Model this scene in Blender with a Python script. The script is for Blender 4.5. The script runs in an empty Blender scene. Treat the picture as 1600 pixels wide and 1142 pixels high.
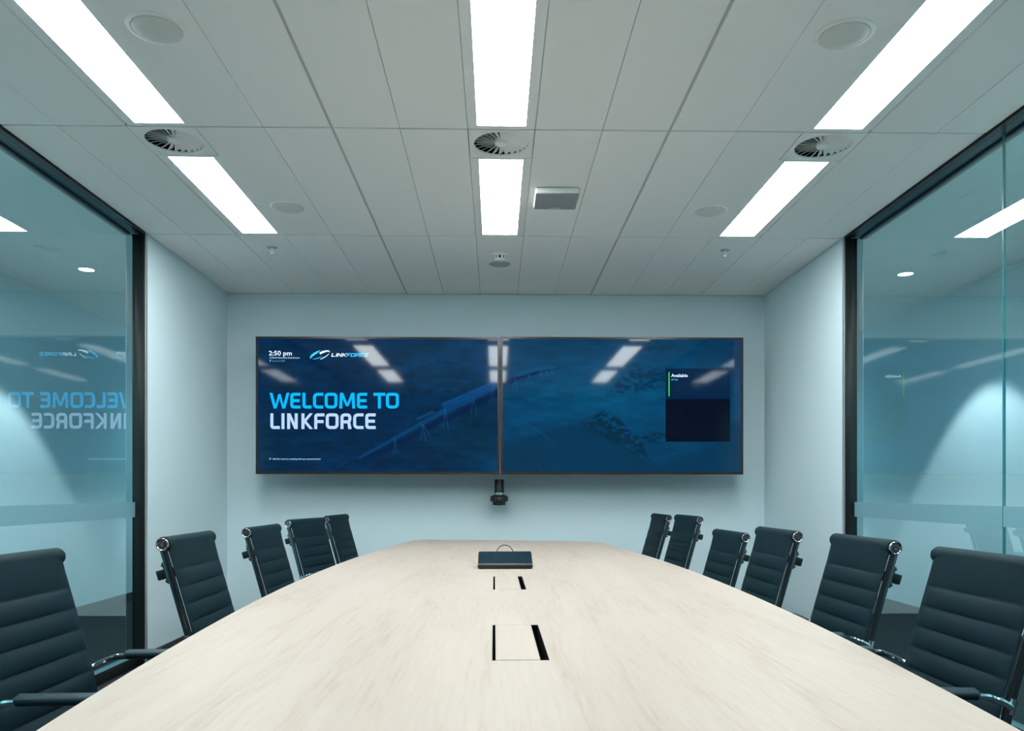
import bpy, bmesh, math, random
import numpy as np
from mathutils import Vector, Matrix

random.seed(7)
PI = math.pi
C = bpy.context.scene.collection
SC = bpy.context.scene

# ------------------------------------------------------------------ camera
H = 1.08                      # eye height
F = 1260.0                    # focal length in pixels of a 1600 px wide frame
YAW = 0.0198
cd = bpy.data.cameras.new('camera')
cam = bpy.data.objects.new('camera', cd)
C.objects.link(cam)
cam.location = (0, 0, H)
cam.rotation_euler = (PI / 2, 0, -YAW)
cd.sensor_width = 36
cd.lens = F / 1600 * 36
cd.shift_y = (768 - 571) / 1600
cd.clip_start = 0.02
SC.camera = cam

# ------------------------------------------------------------------ world, exposure
w = bpy.data.worlds.new('world')
SC.world = w
w.use_nodes = True
w.node_tree.nodes['Background'].inputs[0].default_value = (0.5, 0.6, 0.65, 1)
w.node_tree.nodes['Background'].inputs[1].default_value = 0.02
SC.view_settings.view_transform = 'Standard'
SC.view_settings.look = 'None'
SC.view_settings.exposure = 0.13
SC.view_settings.gamma = 1
SC.view_settings.use_curve_mapping = False

LAMP = 25.0                   # radiance of the ceiling panels
LAMP_COL = (0.93, 1.0, 0.99)
SPOT = 125.0                   # corridor downlights, watts
SPOT_COL = (1.0, 0.93, 0.94)
FILL = 60.0                  # wide teal fill added at the unseen corridor downlights
FILL_COL = (0.50, 0.93, 1.0)


def at(px, py, Y):
    """world point at depth plane Y seen at that pixel of the photograph"""
    a = (px - 800) / F
    X = Y * (a * math.cos(YAW) + math.sin(YAW)) / (math.cos(YAW) - a * math.sin(YAW))
    zc = X * math.sin(YAW) + Y * math.cos(YAW)
    return Vector((X, Y, H + (768 - py) / F * zc))


# ------------------------------------------------------------------ materials
def lin(r, g, b):
    f = lambda c: (c / 255 / 12.92) if c / 255 <= 0.04045 else ((c / 255 + 0.055) / 1.055) ** 2.4
    return (f(r), f(g), f(b))


def mat(name, col, rough=0.5, metal=0.0, spec=0.5, emit=None, strength=1.0, bump=None, vary=None, coord='Object'):
    m = bpy.data.materials.new(name)
    m.use_nodes = True
    nt = m.node_tree
    b = nt.nodes['Principled BSDF']
    b.inputs['Base Color'].default_value = (*col, 1)
    b.inputs['Roughness'].default_value = rough
    b.inputs['Metallic'].default_value = metal
    b.inputs['Specular IOR Level'].default_value = spec
    if emit:
        b.inputs['Emission Color'].default_value = (*emit, 1)
        b.inputs['Emission Strength'].default_value = strength
    tc = None
    if bump or vary:
        tc = nt.nodes.new('ShaderNodeTexCoord')
    if vary:                                # (scale, amount)
        n = nt.nodes.new('ShaderNodeTexNoise')
        n.inputs['Scale'].default_value = vary[0]
        n.inputs['Detail'].default_value = 6
        nt.links.new(tc.outputs[coord], n.inputs['Vector'])
        r = nt.nodes.new('ShaderNodeValToRGB')
        r.color_ramp.elements[0].position = 0.3
        r.color_ramp.elements[1].position = 0.7
        r.color_ramp.elements[0].color = (*[c * (1 - vary[1]) for c in col], 1)
        r.color_ramp.elements[1].color = (*[min(1, c * (1 + vary[1])) for c in col], 1)
        nt.links.new(n.outputs['Fac'], r.inputs['Fac'])
        nt.links.new(r.outputs['Color'], b.inputs['Base Color'])
    if bump:                                # (scale, strength, distance)
        n = nt.nodes.new('ShaderNodeTexNoise')
        n.inputs['Scale'].default_value = bump[0]
        n.inputs['Detail'].default_value = 4
        nt.links.new(tc.outputs[coord], n.inputs['Vector'])
        bp = nt.nodes.new('ShaderNodeBump')
        bp.inputs['Strength'].default_value = bump[1]
        bp.inputs['Distance'].default_value = bump[2]
        nt.links.new(n.outputs['Fac'], bp.inputs['Height'])
        nt.links.new(bp.outputs['Normal'], b.inputs['Normal'])
    return m


def wood_mat():
    m = bpy.data.materials.new('pale_oak_veneer')
    m.use_nodes = True
    nt = m.node_tree
    b = nt.nodes['Principled BSDF']
    b.inputs['Roughness'].default_value = 0.42
    b.inputs['Specular IOR Level'].default_value = 0.35
    tc = nt.nodes.new('ShaderNodeTexCoord')

    def noise(scale, sx, sy, detail, dist):
        mp = nt.nodes.new('ShaderNodeMapping')
        mp.inputs['Scale'].default_value = (sx, sy, 1)
        nt.links.new(tc.outputs['Object'], mp.inputs['Vector'])
        n = nt.nodes.new('ShaderNodeTexNoise')
        n.inputs['Scale'].default_value = scale
        n.inputs['Detail'].default_value = detail
        n.inputs['Distortion'].default_value = dist
        nt.links.new(mp.outputs['Vector'], n.inputs['Vector'])
        return n
    n1 = noise(2.2, 5.0, 0.55, 8, 0.6)       # broad flame figure
    n2 = noise(9.0, 14.0, 0.8, 6, 0.2)       # fine pores along the length
    mx = nt.nodes.new('ShaderNodeMix')
    mx.data_type = 'FLOAT'
    mx.inputs[0].default_value = 0.45
    nt.links.new(n1.outputs['Fac'], mx.inputs[2])
    nt.links.new(n2.outputs['Fac'], mx.inputs[3])
    r = nt.nodes.new('ShaderNodeValToRGB')
    e = r.color_ramp.elements
    e[0].position, e[0].color = 0.30, (0.36, 0.285, 0.226, 1)
    e[1].position, e[1].color = 0.66, (0.485, 0.403, 0.350, 1)
    k = e.new(0.46)
    k.color = (0.44, 0.365, 0.314, 1)
    nt.links.new(mx.outputs[0], r.inputs['Fac'])
    nt.links.new(r.outputs['Color'], b.inputs['Base Color'])
    bp = nt.nodes.new('ShaderNodeBump')
    bp.inputs['Strength'].default_value = 0.08
    bp.inputs['Distance'].default_value = 0.001
    nt.links.new(n2.outputs['Fac'], bp.inputs['Height'])
    nt.links.new(bp.outputs['Normal'], b.inputs['Normal'])
    return m


def glass_mat():
    m = bpy.data.materials.new('tinted_partition_glass')
    m.use_nodes = True
    nt = m.node_tree
    nt.nodes.remove(nt.nodes['Principled BSDF'])
    out = nt.nodes['Material Output']
    g = nt.nodes.new('ShaderNodeNewGeometry')
    dot = nt.nodes.new('ShaderNodeVectorMath')
    dot.operation = 'DOT_PRODUCT'
    nt.links.new(g.outputs['Incoming'], dot.inputs[0])
    nt.links.new(g.outputs['Normal'], dot.inputs[1])

    def math_(op, a, bval=None):
        n = nt.nodes.new('ShaderNodeMath')
        n.operation = op
        if isinstance(a, (int, float)):
            n.inputs[0].default_value = a
        else:
            nt.links.new(a, n.inputs[0])
        if bval is not None:
            if isinstance(bval, (int, float)):
                n.inputs[1].default_value = bval
            else:
                nt.links.new(bval, n.inputs[1])
        return n.outputs[0]
    c = math_('ABSOLUTE', dot.outputs['Value'])
    k = math_('POWER', math_('SUBTRACT', 1.0, c), 4.5)
    fac = math_('ADD', math_('MULTIPLY', k, 0.75), 0.25)       # reflectance of the coated room-side face
    t = nt.nodes.new('ShaderNodeBsdfTransparent')
    t.inputs['Color'].default_value = (0.66, 0.88, 0.90, 1)
    gl = nt.nodes.new('ShaderNodeBsdfGlossy')
    gl.inputs['Roughness'].default_value = 0.0
    gl.inputs['Color'].default_value = (0.92, 1, 1, 1)
    mx = nt.nodes.new('ShaderNodeMixShader')
    nt.links.new(fac, mx.inputs[0])
    nt.links.new(t.outputs[0], mx.inputs[1])
    nt.links.new(gl.outputs[0], mx.inputs[2])
    nt.links.new(mx.outputs[0], out.inputs['Surface'])
    return m


def clear_mat():
    m = bpy.data.materials.new('clear_glass_face')
    m.use_nodes = True
    nt = m.node_tree
    nt.nodes.remove(nt.nodes['Principled BSDF'])
    t = nt.nodes.new('ShaderNodeBsdfTransparent')
    t.inputs['Color'].default_value = (0.93, 0.99, 0.99, 1)
    nt.links.new(t.outputs[0], nt.nodes['Material Output'].inputs['Surface'])
    return m


def film_mat():
    m = bpy.data.materials.new('frosted_film')
    m.use_nodes = True
    nt = m.node_tree
    b = nt.nodes['Principled BSDF']
    out = nt.nodes['Material Output']
    b.inputs['Base Color'].default_value = (0.30, 0.50, 0.55, 1)
    b.inputs['Roughness'].default_value = 0.35
    tr = nt.nodes.new('ShaderNodeBsdfTranslucent')
    tr.inputs['Color'].default_value = (0.45, 0.72, 0.78, 1)
    mx = nt.nodes.new('ShaderNodeMixShader')
    mx.inputs[0].default_value = 0.45
    nt.links.new(b.outputs[0], mx.inputs[1])
    nt.links.new(tr.outputs[0], mx.inputs[2])
    nt.links.new(mx.outputs[0], out.inputs['Surface'])
    return m


def screen_mat():
    m = mat('display_panel', (0.004, 0.006, 0.008), rough=0.05, spec=0.24)
    nt = m.node_tree
    b = nt.nodes['Principled BSDF']
    a = nt.nodes.new('ShaderNodeAttribute')
    a.attribute_name = 'picture'
    nt.links.new(a.outputs['Color'], b.inputs['Emission Color'])
    b.inputs['Emission Strength'].default_value = 0.72
    return m


def glow(name, rgb, k=1.0):
    return mat(name, (0.004, 0.006, 0.008), rough=0.05, spec=0.24, emit=lin(*rgb), strength=k)


M = {
    'wall': mat('wall_paint', (0.655, 0.80, 0.85), 0.85, spec=0.2, bump=(220, 0.05, 0.001)),
    'charcoal': mat('charcoal_acoustic_panel', (0.09, 0.105, 0.115), 0.9, spec=0.1, vary=(40, 0.1)),
    'ceil': mat('ceiling_tile_paint', (0.89, 0.895, 0.875), 0.9, spec=0.1, bump=(500, 0.06, 0.0006)),
    'grid': mat('ceiling_grid_grey', (0.52, 0.55, 0.55), 0.6),
    'crossgrid': mat('cross_rail_grey', (0.34, 0.37, 0.37), 0.6),
    'void': mat('ceiling_void', (0.25, 0.27, 0.27), 0.9),
    'carpet': mat('charcoal_carpet', (0.030, 0.038, 0.043), 0.95, spec=0.1, vary=(70, 0.7), bump=(300, 0.9, 0.006)),
    'skirt': mat('dark_skirting', (0.035, 0.05, 0.055), 0.5),
    'black': mat('black_powder_coat', (0.006, 0.007, 0.008), 0.35),
    'track': mat('blue_grey_track', (0.03, 0.055, 0.07), 0.3),
    'sillsheen': mat('sill_teal_reflection', (0.05, 0.12, 0.14), 0.35),
    'alu': mat('anodised_trim', (0.45, 0.48, 0.5), 0.4, 0.6),
    'glass': glass_mat(),
    'clear': clear_mat(),
    'joint': mat('glass_edge', (0.05, 0.20, 0.21), 0.2),
    'film': film_mat(),
    'steel': mat('white_enamel', (0.89, 0.895, 0.88), 0.5),
    'lamp': mat('lit_diffuser', (0.8, 0.8, 0.8), 0.5, emit=LAMP_COL, strength=LAMP),
    'spot': mat('lit_lens', (0.8, 0.8, 0.8), 0.5, emit=(0.9, 1, 1), strength=14),
    'grille': mat('speaker_cloth', (0.70, 0.715, 0.68), 0.8, bump=(900, 0.5, 0.001)),
    'greydisc': mat('grey_cover', (0.42, 0.47, 0.48), 0.6),
    'plastic': mat('white_plastic', (0.78, 0.81, 0.81), 0.4),
    'greyplastic': mat('grey_plastic', (0.30, 0.33, 0.34), 0.5, vary=(60, 0.05)),
    'dark': mat('dark_hole', (0.004, 0.005, 0.006), 0.9, spec=0.05),
    'wood': wood_mat(),
    'leather': mat('black_upholstery', (0.005, 0.020, 0.028), 0.6, spec=0.12, bump=(420, 0.25, 0.0012)),
    'armpad': mat('black_arm_pad', (0.012, 0.034, 0.045), 0.4, spec=0.4),
    'chrome': mat('chrome', (0.72, 0.76, 0.78), 0.08, 1.0),
    'rail': mat('dark_polished_rail', (0.19, 0.215, 0.225), 0.22, 1.0),
    'cap': mat('polished_cap', (0.42, 0.38, 0.385), 0.18, 1.0),
    'bracket': mat('black_bracket', (0.008, 0.016, 0.018), 0.3),
    'bezel': mat('display_bezel', (0.022, 0.014, 0.014), 0.3),
    'bezelside': mat('bezel_rim', (0.075, 0.034, 0.032), 0.4),
    'screen': screen_mat(),
    'white_glow': glow('white_lettering', (215, 240, 252), 1.2),
    'pale_glow': glow('pale_blue_lettering', (180, 208, 246), 1.05),
    'cyan_glow': glow('cyan_lettering', (5, 180, 255), 1.05),
    'sky_glow': glow('light_blue_lettering', (60, 190, 245), 1.2),
    'dim_glow': glow('small_blue_lettering', (95, 165, 205), 1.0),
    'green_glow': glow('green_bar', (70, 215, 60), 1.0),
    'panel_hi': glow('dark_card_top', (0, 28, 62), 1.0),
    'panel_lo': glow('dark_card', (0, 4, 24), 1.0),
    'touch': mat('touch_screen', (0.003, 0.012, 0.018), 0.25, spec=0.08, emit=lin(2, 45, 72), strength=0.2),
    'touch_ui': mat('touch_screen_icons', (0.005, 0.02, 0.03), 0.2, spec=0.15, emit=lin(20, 80, 105), strength=0.5),
    'touchbody': mat('graphite_body', (0.018, 0.019, 0.023), 0.4, spec=0.3),
    'cable': mat('dark_cable', (0.05, 0.04, 0.045), 0.5),
    'camblack': mat('camera_black', (0.006, 0.010, 0.012), 0.4),
    'camband': mat('camera_band', (0.45, 0.6, 0.58), 0.25, 0.8),
}


# ------------------------------------------------------------------ mesh helpers
def add_box(bm, lo, hi, mtx=None, bevel=0.0, seg=2):
    lo, hi = Vector(lo), Vector(hi)
    vs = [bm.verts.new((x, y, z)) for x in (lo.x, hi.x) for y in (lo.y, hi.y) for z in (lo.z, hi.z)]
    fs = [(0, 1, 3, 2), (4, 6, 7, 5), (0, 4, 5, 1), (2, 3, 7, 6), (0, 2, 6, 4), (1, 5, 7, 3)]
    faces = [bm.faces.new([vs[i] for i in f]) for f in fs]
    if bevel:
        es = list({e for f in faces for e in f.edges})
        r = bmesh.ops.bevel(bm, geom=es, offset=bevel, segments=seg, affect='EDGES', profile=0.5)
        vs = list({v for f in r['faces'] for v in f.verts} | {v for v in vs if v.is_valid})
    if mtx:
        bmesh.ops.transform(bm, matrix=mtx, verts=[v for v in vs if v.is_valid])


def frame_of(d):
    d = d.normalized()
    a = Vector((0, 0, 1)) if abs(d.z) < 0.9 else Vector((1, 0, 0))
    u = d.cross(a).normalized()
    return u, d.cross(u).normalized()


def add_tube(bm, pts, rad, n=10, caps=True, flat=None):
    pts = [Vector(p) for p in pts]
    if not isinstance(rad, (list, tuple)):
        rad = [rad] * len(pts)
    rings = []
    u = None
    for i, p in enumerate(pts):
        d = (pts[min(i + 1, len(pts) - 1)] - pts[max(i - 1, 0)]).normalized()
        if u is None:
            u, v = frame_of(d)
        else:
            u = (u - d * u.dot(d)).normalized()
            v = d.cross(u).normalized()
        rings.append([bm.verts.new(p + (u * math.cos(2 * PI * k / n) + v * math.sin(2 * PI * k / n)) * rad[i]) for k in range(n)])
    for a, b in zip(rings, rings[1:]):
        for k in range(n):
            bm.faces.new((a[k], a[(k + 1) % n], b[(k + 1) % n], b[k]))
    if caps:
        bm.faces.new(rings[0][::-1])
        bm.faces.new(rings[-1])


def add_lathe(bm, prof, n=32, mtx=None):
    rings = []
    for r, z in prof:
        if r < 1e-6:
            rings.append([bm.verts.new((0, 0, z))])
        else:
            rings.append([bm.verts.new((r * math.cos(2 * PI * k / n), r * math.sin(2 * PI * k / n), z)) for k in range(n)])
    for a, b in zip(rings, rings[1:]):
        for k in range(n):
            q = [a[k % len(a)], a[(k + 1) % len(a)], b[(k + 1) % len(b)], b[k % len(b)]]
            q = list(dict.fromkeys(q))
            if len(q) > 2:
                bm.faces.new(q)
    if mtx:
        bmesh.ops.transform(bm, matrix=mtx, verts=[v for r in rings for v in r])


def add_prism(bm, poly, axis_lo, axis_hi, to):
    """poly: list of 2-D points; to(p, t) -> 3-D"""
    a = [bm.verts.new(to(p, axis_lo)) for p in poly]
    b = [bm.verts.new(to(p, axis_hi)) for p in poly]
    n = len(poly)
    bm.faces.new(a[::-1])
    bm.faces.new(b)
    for i in range(n):
        bm.faces.new((a[i], a[(i + 1) % n], b[(i + 1) % n], b[i]))


def crom(P, n=6):
    P = [Vector(p) for p in P]
    Q = [2 * P[0] - P[1]] + P + [2 * P[-1] - P[-2]]
    out = []
    for i in range(1, len(Q) - 2):
        for k in range(n):
            t = k / n
            a, b, c, d = Q[i - 1:i + 3]
            out.append(0.5 * ((2 * b) + (c - a) * t + (2 * a - 5 * b + 4 * c - d) * t * t + (3 * b - a - 3 * c + d) * t ** 3))
    out.append(P[-1])
    return out


def obj(name, bm, m, parent=None, loc=None, smooth=True, angle=35, fixn=True):
    if fixn:
        bmesh.ops.recalc_face_normals(bm, faces=bm.faces)
    me = bpy.data.meshes.new(name)
    bm.to_mesh(me)
    bm.free()
    if smooth:
        me.polygons.foreach_set('use_smooth', [True] * len(me.polygons))
        me.set_sharp_from_angle(angle=math.radians(angle))
    for k in (m if isinstance(m, (list, tuple)) else [m]):
        me.materials.append(k)
    o = bpy.data.objects.new(name, me)
    C.objects.link(o)
    if parent:
        o.parent = parent
    if loc:
        o.location = loc
    return o


def mesh_link(name, me, parent=None, loc=(0, 0, 0)):
    o = bpy.data.objects.new(name, me)
    C.objects.link(o)
    o.parent = parent
    o.location = loc
    return o


def tag(o, label, cat, group=None):
    o['label'] = label
    o['category'] = cat
    if group:
        o['group'] = group
    return o


def thing(name, label, cat, loc=(0, 0, 0), rz=0, group=None):
    o = bpy.data.objects.new(name, None)
    o.empty_display_size = 0.1
    C.objects.link(o)
    o.location = loc
    o.rotation_euler = (0, 0, rz)
    return tag(o, label, cat, group)


def struct(name, bm, m, parent=None):
    o = obj(name, bm, m, parent, smooth=False)
    if not parent:
        o['kind'] = 'structure'
    return o


def boxes(*bs, bevel=0.0, seg=2):
    bm = bmesh.new()
    for lo, hi in bs:
        add_box(bm, lo, hi, bevel=bevel, seg=seg)
    return bm


def dup(root, loc, rz):
    kids = {}
    for o in C.objects:
        if o.parent:
            kids.setdefault(o.parent.name, []).append(o)

    def rec(o, parent):
        c = o.copy()
        C.objects.link(c)
        if parent:
            c.parent = parent
        for k in kids.get(o.name, []):
            rec(k, c)
        return c
    r = rec(root, None)
    r.location = loc
    r.rotation_euler = (0, 0, rz)
    return r


# ------------------------------------------------------------------ room shell
CZ = H + 1.607                # ceiling height
XW = 2.188                   # side wall faces, measured from the room's centre line
XG = 2.252                   # glass planes
YB = 6.57                    # back wall
YN = -0.92                   # wall behind the camera
YJ = 5.05                    # end of the glass, start of the plaster returns
XC = 3.65                    # far walls of the corridors
YE = 11.0

struct('floor', boxes(((-XC - .1, YN - .1, -.1), (XC + .1, YE + .1, 0))), M['carpet'])
struct('wall_back', boxes(((-XW - .12, YB, 0), (XW + .12, YB + .12, CZ + .03))), M['wall'])
struct('wall_front', boxes(((-XC, YN - .12, 0), (XC, YN, CZ + .03))), M['charcoal'])
struct('wall_left', boxes(((-XW - .076, YJ + .012, 0), (-XW, YB, CZ + .03))), M['wall'])
struct('wall_right', boxes(((XW, YJ + .012, 0), (XW + .076, YB, CZ + .03))), M['wall'])
struct('wall_corridor_left', boxes(((-XC - .1, YN, 0), (-XC, YE, CZ + .03))), M['wall'])
struct('wall_corridor_right', boxes(((XC, YN, 0), (XC + .1, YE, CZ + .03))), M['wall'])
struct('wall_corridor_end_left', boxes(((-XC, YE, 0), (-XW, YE + .1, CZ + .03))), M['wall'])
struct('wall_corridor_end_right', boxes(((XW, YE, 0), (XC, YE + .1, CZ + .03))), M['wall'])
struct('wall_side_left', boxes(((-XW - .12, YB + .12, 0), (-XW, YE, CZ + .03))), M['wall'])
struct('wall_side_right', boxes(((XW, YB + .12, 0), (XW + .12, YE, CZ + .03))), M['wall'])
SK = 0.078
struct('baseboard_back', boxes(((-XW, YB - .012, 0), (XW, YB, SK))), M['skirt'])
struct('baseboard_left', boxes(((-XW, YJ + .02, 0), (-XW + .012, YB - .012, SK))), M['skirt'])
struct('baseboard_right', boxes(((XW - .012, YJ + .02, 0), (XW, YB - .012, SK))), M['skirt'])
struct('baseboard_corridor_left', boxes(((-XC, YN, 0), (-XC + .012, YE, SK))), M['skirt'])
struct('baseboard_corridor_right', boxes(((XC - .012, YN, 0), (XC, YE, SK))), M['skirt'])
struct('trim_1', boxes(((-XW - .004, YJ, 0), (-XW + .003, YJ + .024, CZ)), bevel=.001), M['alu'])
struct('trim_2', boxes(((XW - .003, YJ, 0), (XW + .004, YJ + .024, CZ)), bevel=.001), M['alu'])

RC = .012                    # the room's centre line lies slightly right of the viewpoint
# ceiling: dark void slab, grid rails and one object per tile
ceiling = struct('ceiling', boxes(((-XW - .12, YN - .12, CZ + .03), (XW + .12, YE, CZ + .06))), M['void'])
for s, nm in ((-1, 'ceiling_corridor_left'), (1, 'ceiling_corridor_right')):
    a, b = sorted((s * (XG + .05), s * (XC + .1)))
    struct(nm, boxes(((a, YN - .12, CZ), (b, YE + .1, CZ + .06))), M['ceil'])
X0 = -0.726
ROWS = [YN, 0.58, 2.08, 3.58, 5.08, YB]
COLS = [(max(RC - XW, X0 + .3 * k), min(RC + XW, X0 + .3 * (k + 1))) for k in range(-5, 10)]
COLS = [c for c in COLS if c[1] - c[0] > .02]
LIGHT_COLS = (-1.626, -0.126, 1.374)


def tile_gap(x):
    k = (x - X0) / 1.5
    return .0068 if abs(k - round(k)) < 1e-3 else .0011


tile_cache = {}
for ri in range(5):
    ya, yb = ROWS[ri], ROWS[ri + 1]
    for xa, xb in COLS:
        is_light = any(abs(xa - l) < 1e-3 for l in LIGHT_COLS) and ri in (1, 2, 3)
        if is_light:
            continue
        ga, gb = tile_gap(xa), tile_gap(xb)
        if abs(xa - RC) == XW or xa == RC - XW: ga = 0.004
        if xb == RC + XW: gb = 0.004
        key = (round(xb - xa, 3), ga, gb, round(yb - ya, 3))
        if key not in tile_cache:
            bm = bmesh.new()
            add_box(bm, (ga, .006, 0), (xb - xa - gb, yb - ya - .006, .02), bevel=.0015, seg=1)
            o = obj('ceiling_tile', bm, M['ceil'], ceiling, (xa, ya, CZ), smooth=False)
            tile_cache[key] = o.data
        else:
            o = mesh_link('ceiling_tile', tile_cache[key], ceiling, (xa, ya, CZ))
        o.location.z += random.uniform(-.0008, .0008)
for x in (X0, X0 + 1.5):
    obj('grid_rail', boxes(((x - .012, YN, CZ + .006), (x + .012, YB, CZ + .0295))), M['grid'], ceiling, smooth=False)
for y in ROWS[1:-1]:
    for xa, xb in ((RC - XW, X0 - .012), (X0 + .012, X0 + 1.488), (X0 + 1.512, RC + XW)):
        obj('cross_rail', boxes(((xa, y - .010, CZ + .007), (xb, y + .010, CZ + .0285))), M['crossgrid'], ceiling, smooth=False)

# shadow trim where ceiling meets walls
struct('trim_3', boxes(((-XW, YB - .006, CZ - .004), (XW, YB, CZ + .002))), M['grid'])

# glass partitions
JOINTS = [YJ, 3.55, 2.1, 0.6, YN]
for s, nm in ((-1, 'window_1'), (1, 'window_2')):
    sx = lambda a, b: tuple(sorted((s * a, s * b)))
    a, b = sx(XW, XW + .036)
    win = struct(nm, boxes(((a, YN, CZ - .012), (b, YJ, CZ + .02))), M['black'])      # head flange
    a, b = sx(XW + .036, XG + .06)
    obj('head_track', boxes(((a, YN, CZ - .003), (b, YJ, CZ + .02))), M['track'], win, smooth=False)
    a, b = sx(XG + .034, XG + .07)
    obj('head_outer_rail', boxes(((a, YN, CZ - .014), (b, YJ, CZ - .003))), M['black'], win, smooth=False)
    a, b = sx(XW + .005, XG + .012)
    obj('jamb', boxes(((a, YJ - .012, 0), (b, YJ + .012, CZ - .012)), bevel=.002), M['black'], win)
    a, b = sx(XG - .03, XG + .03)
    obj('sill', boxes(((a, YN, 0), (b, YJ - .012, .066)), bevel=.003), M['black'], win)
    a, b = sx(XG - .027, XG + .027)
    obj('sill_sheen', boxes(((a, YN, .0662), (b, YJ - .012, .068))), M['sillsheen'], win, smooth=False)  # reflection on the sill top, put into the colour of a thin strip
    for i in range(4):
        y1, y0 = JOINTS[i], JOINTS[i + 1]
        top = y1 - (.013 if i == 0 else .003)
        a, b = sx(XG - .005, XG + .005)
        pane = obj('glass_pane', boxes(((a, y0 + .003, .0685), (b, top, CZ - .003))), [M['glass'], M['clear']], win, smooth=False)
        for f in pane.data.polygons:                    # only the coated room side mirrors
            f.material_index = 0 if f.normal.x * s < -.5 else 1
        if i < 3:
            a, b = sx(XG - .006, XG + .006)
            obj('glass_joint', boxes(((a, y0 - .0026, .0685), (b, y0 + .0026, CZ - .003))), M['joint'], win, smooth=False)
        a, b = sx(XG - .0062, XG - .0054)
        obj('frosted_band', boxes(((a, y0 + .003, 0.922), (b, top, 1.015))), M['film'], win, smooth=False)

for o in list(C.objects):
    if o.get('kind') == 'structure' and o.name not in ('ceiling', 'floor'):
        o.location.x += RC


# ------------------------------------------------------------------ ceiling fittings
def frame_plate(bm, x0, x1, y0, y1, holes, z0, z1):
    """rectangular plate split round rectangular holes that span y-ranges (hx0,hx1,hy0,hy1)"""
    y = y0
    for hx0, hx1, hy0, hy1 in holes:
        if hy0 > y:
            add_box(bm, (x0, y, z0), (x1, hy0, z1))
        add_box(bm, (x0, hy0, z0), (hx0, hy1, z1))
        add_box(bm, (hx1, hy0, z0), (x1, hy1, z1))
        y = hy1
    if y1 > y:
        add_box(bm, (x0, y, z0), (x1, y1, z1))


COLNAME = {0: 'left', 1: 'centre', 2: 'right'}
LIGHTS = []          # row, y0, y1 of the module, lit part
ROWLABEL = {
    3: 'short lit panel between round air vent and back row of ceiling tiles, ',
    2: 'long lit panel running out of the top of the frame, ',
    1: 'lit panel behind the viewpoint seen only as reflection, '}
for ci, lx in enumerate(LIGHT_COLS):
    for row, y0, y1, l0, l1 in ((3, 3.88, 5.08, 3.905, 5.045), (2, 2.08, 3.58, 2.115, 3.545), (1, 0.58, 1.78, .62, 1.745)):
        t = thing('ceiling_light', ROWLABEL[row] + COLNAME[ci] + ' column', 'ceiling light', (lx + .15 - .008 * (ci - 1), (y0 + y1) / 2, CZ), 0,
                  'white linear ceiling light panels')
        hw, hl = .15, (y1 - y0) / 2
        bm = bmesh.new()
        a, b = l0 - (y0 + y1) / 2, l1 - (y0 + y1) / 2
        frame_plate(bm, -hw + .0018, hw - .0018, -hl + .004, hl - .004, [(-.107, .107, a, b)], 0, .02)
        obj('frame', bm, M['steel'], t, smooth=False)
        obj('diffuser_panel', boxes(((-.107, a, .003), (.107, b, .02))), M['lamp'], t, smooth=False)


def swirl_vent(cx, cy, label):
    t = thing('swirl_vent', label, 'air vent', (cx, cy, CZ), 0, 'round swirl air vents')
    n = 48
    R = .126
    # square face plate with a round hole
    bm = bmesh.new()
    vi, vo, vi2 = [], [], []
    for k in range(n):
        a = 2 * PI * k / n
        c, s = math.cos(a), math.sin(a)
        m = max(abs(c), abs(s))
        vi.append(bm.verts.new((R * c, R * s, 0)))
        vi2.append(bm.verts.new((R * c, R * s, .007)))
        vo.append(bm.verts.new((.147 * c / m, .147 * s / m, 0)))
    vo2 = [bm.verts.new((v.co.x, v.co.y, .015)) for v in vo]
    for k in range(n):
        j = (k + 1) % n
        bm.faces.new((vi[k], vi[j], vo[j], vo[k]))
        bm.faces.new((vi2[k], vi2[j], vi[j], vi[k]))
        bm.faces.new((vo[k], vo[j], vo2[j], vo2[k]))
    obj('face_plate', bm, M['steel'], t, angle=30)
    bm = bmesh.new()
    add_lathe(bm, [(R + .0005, .0068), (R + .0005, .07), (0, .07), (0, .074), (R + .004, .074), (R + .004, .0068)], 32)
    obj('duct', bm, M['dark'], t)
    bm = bmesh.new()
    add_lathe(bm, [(0, -.003), (.024, -.003), (.029, 0), (.029, .02), (0, .02)], 32)
    obj('hub', bm, M['steel'], t)
    nv = 24
    bm = bmesh.new()
    tilt = math.radians(33)
    hw0, hw1 = .0045, .0150
    vs = []
    for r, hw in ((.027, hw0), (R - .001, hw1)):
        for sgn in (-1, 1):
            for dz in (0, .0018):
                vs.append(bm.verts.new((r, -sgn * hw * math.cos(tilt), .010 + sgn * hw * math.sin(tilt) + dz)))
    for f in ((0, 2, 6, 4), (1, 5, 7, 3), (0, 4, 5, 1), (2, 3, 7, 6), (0, 1, 3, 2), (4, 6, 7, 5)):
        bm.faces.new([vs[i] for i in f])
    first = obj('vane', bm, M['steel'], t, smooth=False)
    for k in range(1, nv):
        o = mesh_link('vane', first.data, t)
        o.rotation_euler = (0, 0, 2 * PI * k / nv)


for ci, lx in enumerate(LIGHT_COLS):
    swirl_vent(lx + .15, 3.732, 'round white swirl air vent between the lit panels of the ' + COLNAME[ci] + ' column')
    # filler tile at the mirrored vent place behind the viewpoint
    obj('ceiling_tile', boxes(((lx + .003, 1.785, CZ), (lx + .297, 2.076, CZ + .02))), M['ceil'], ceiling, smooth=False)


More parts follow.
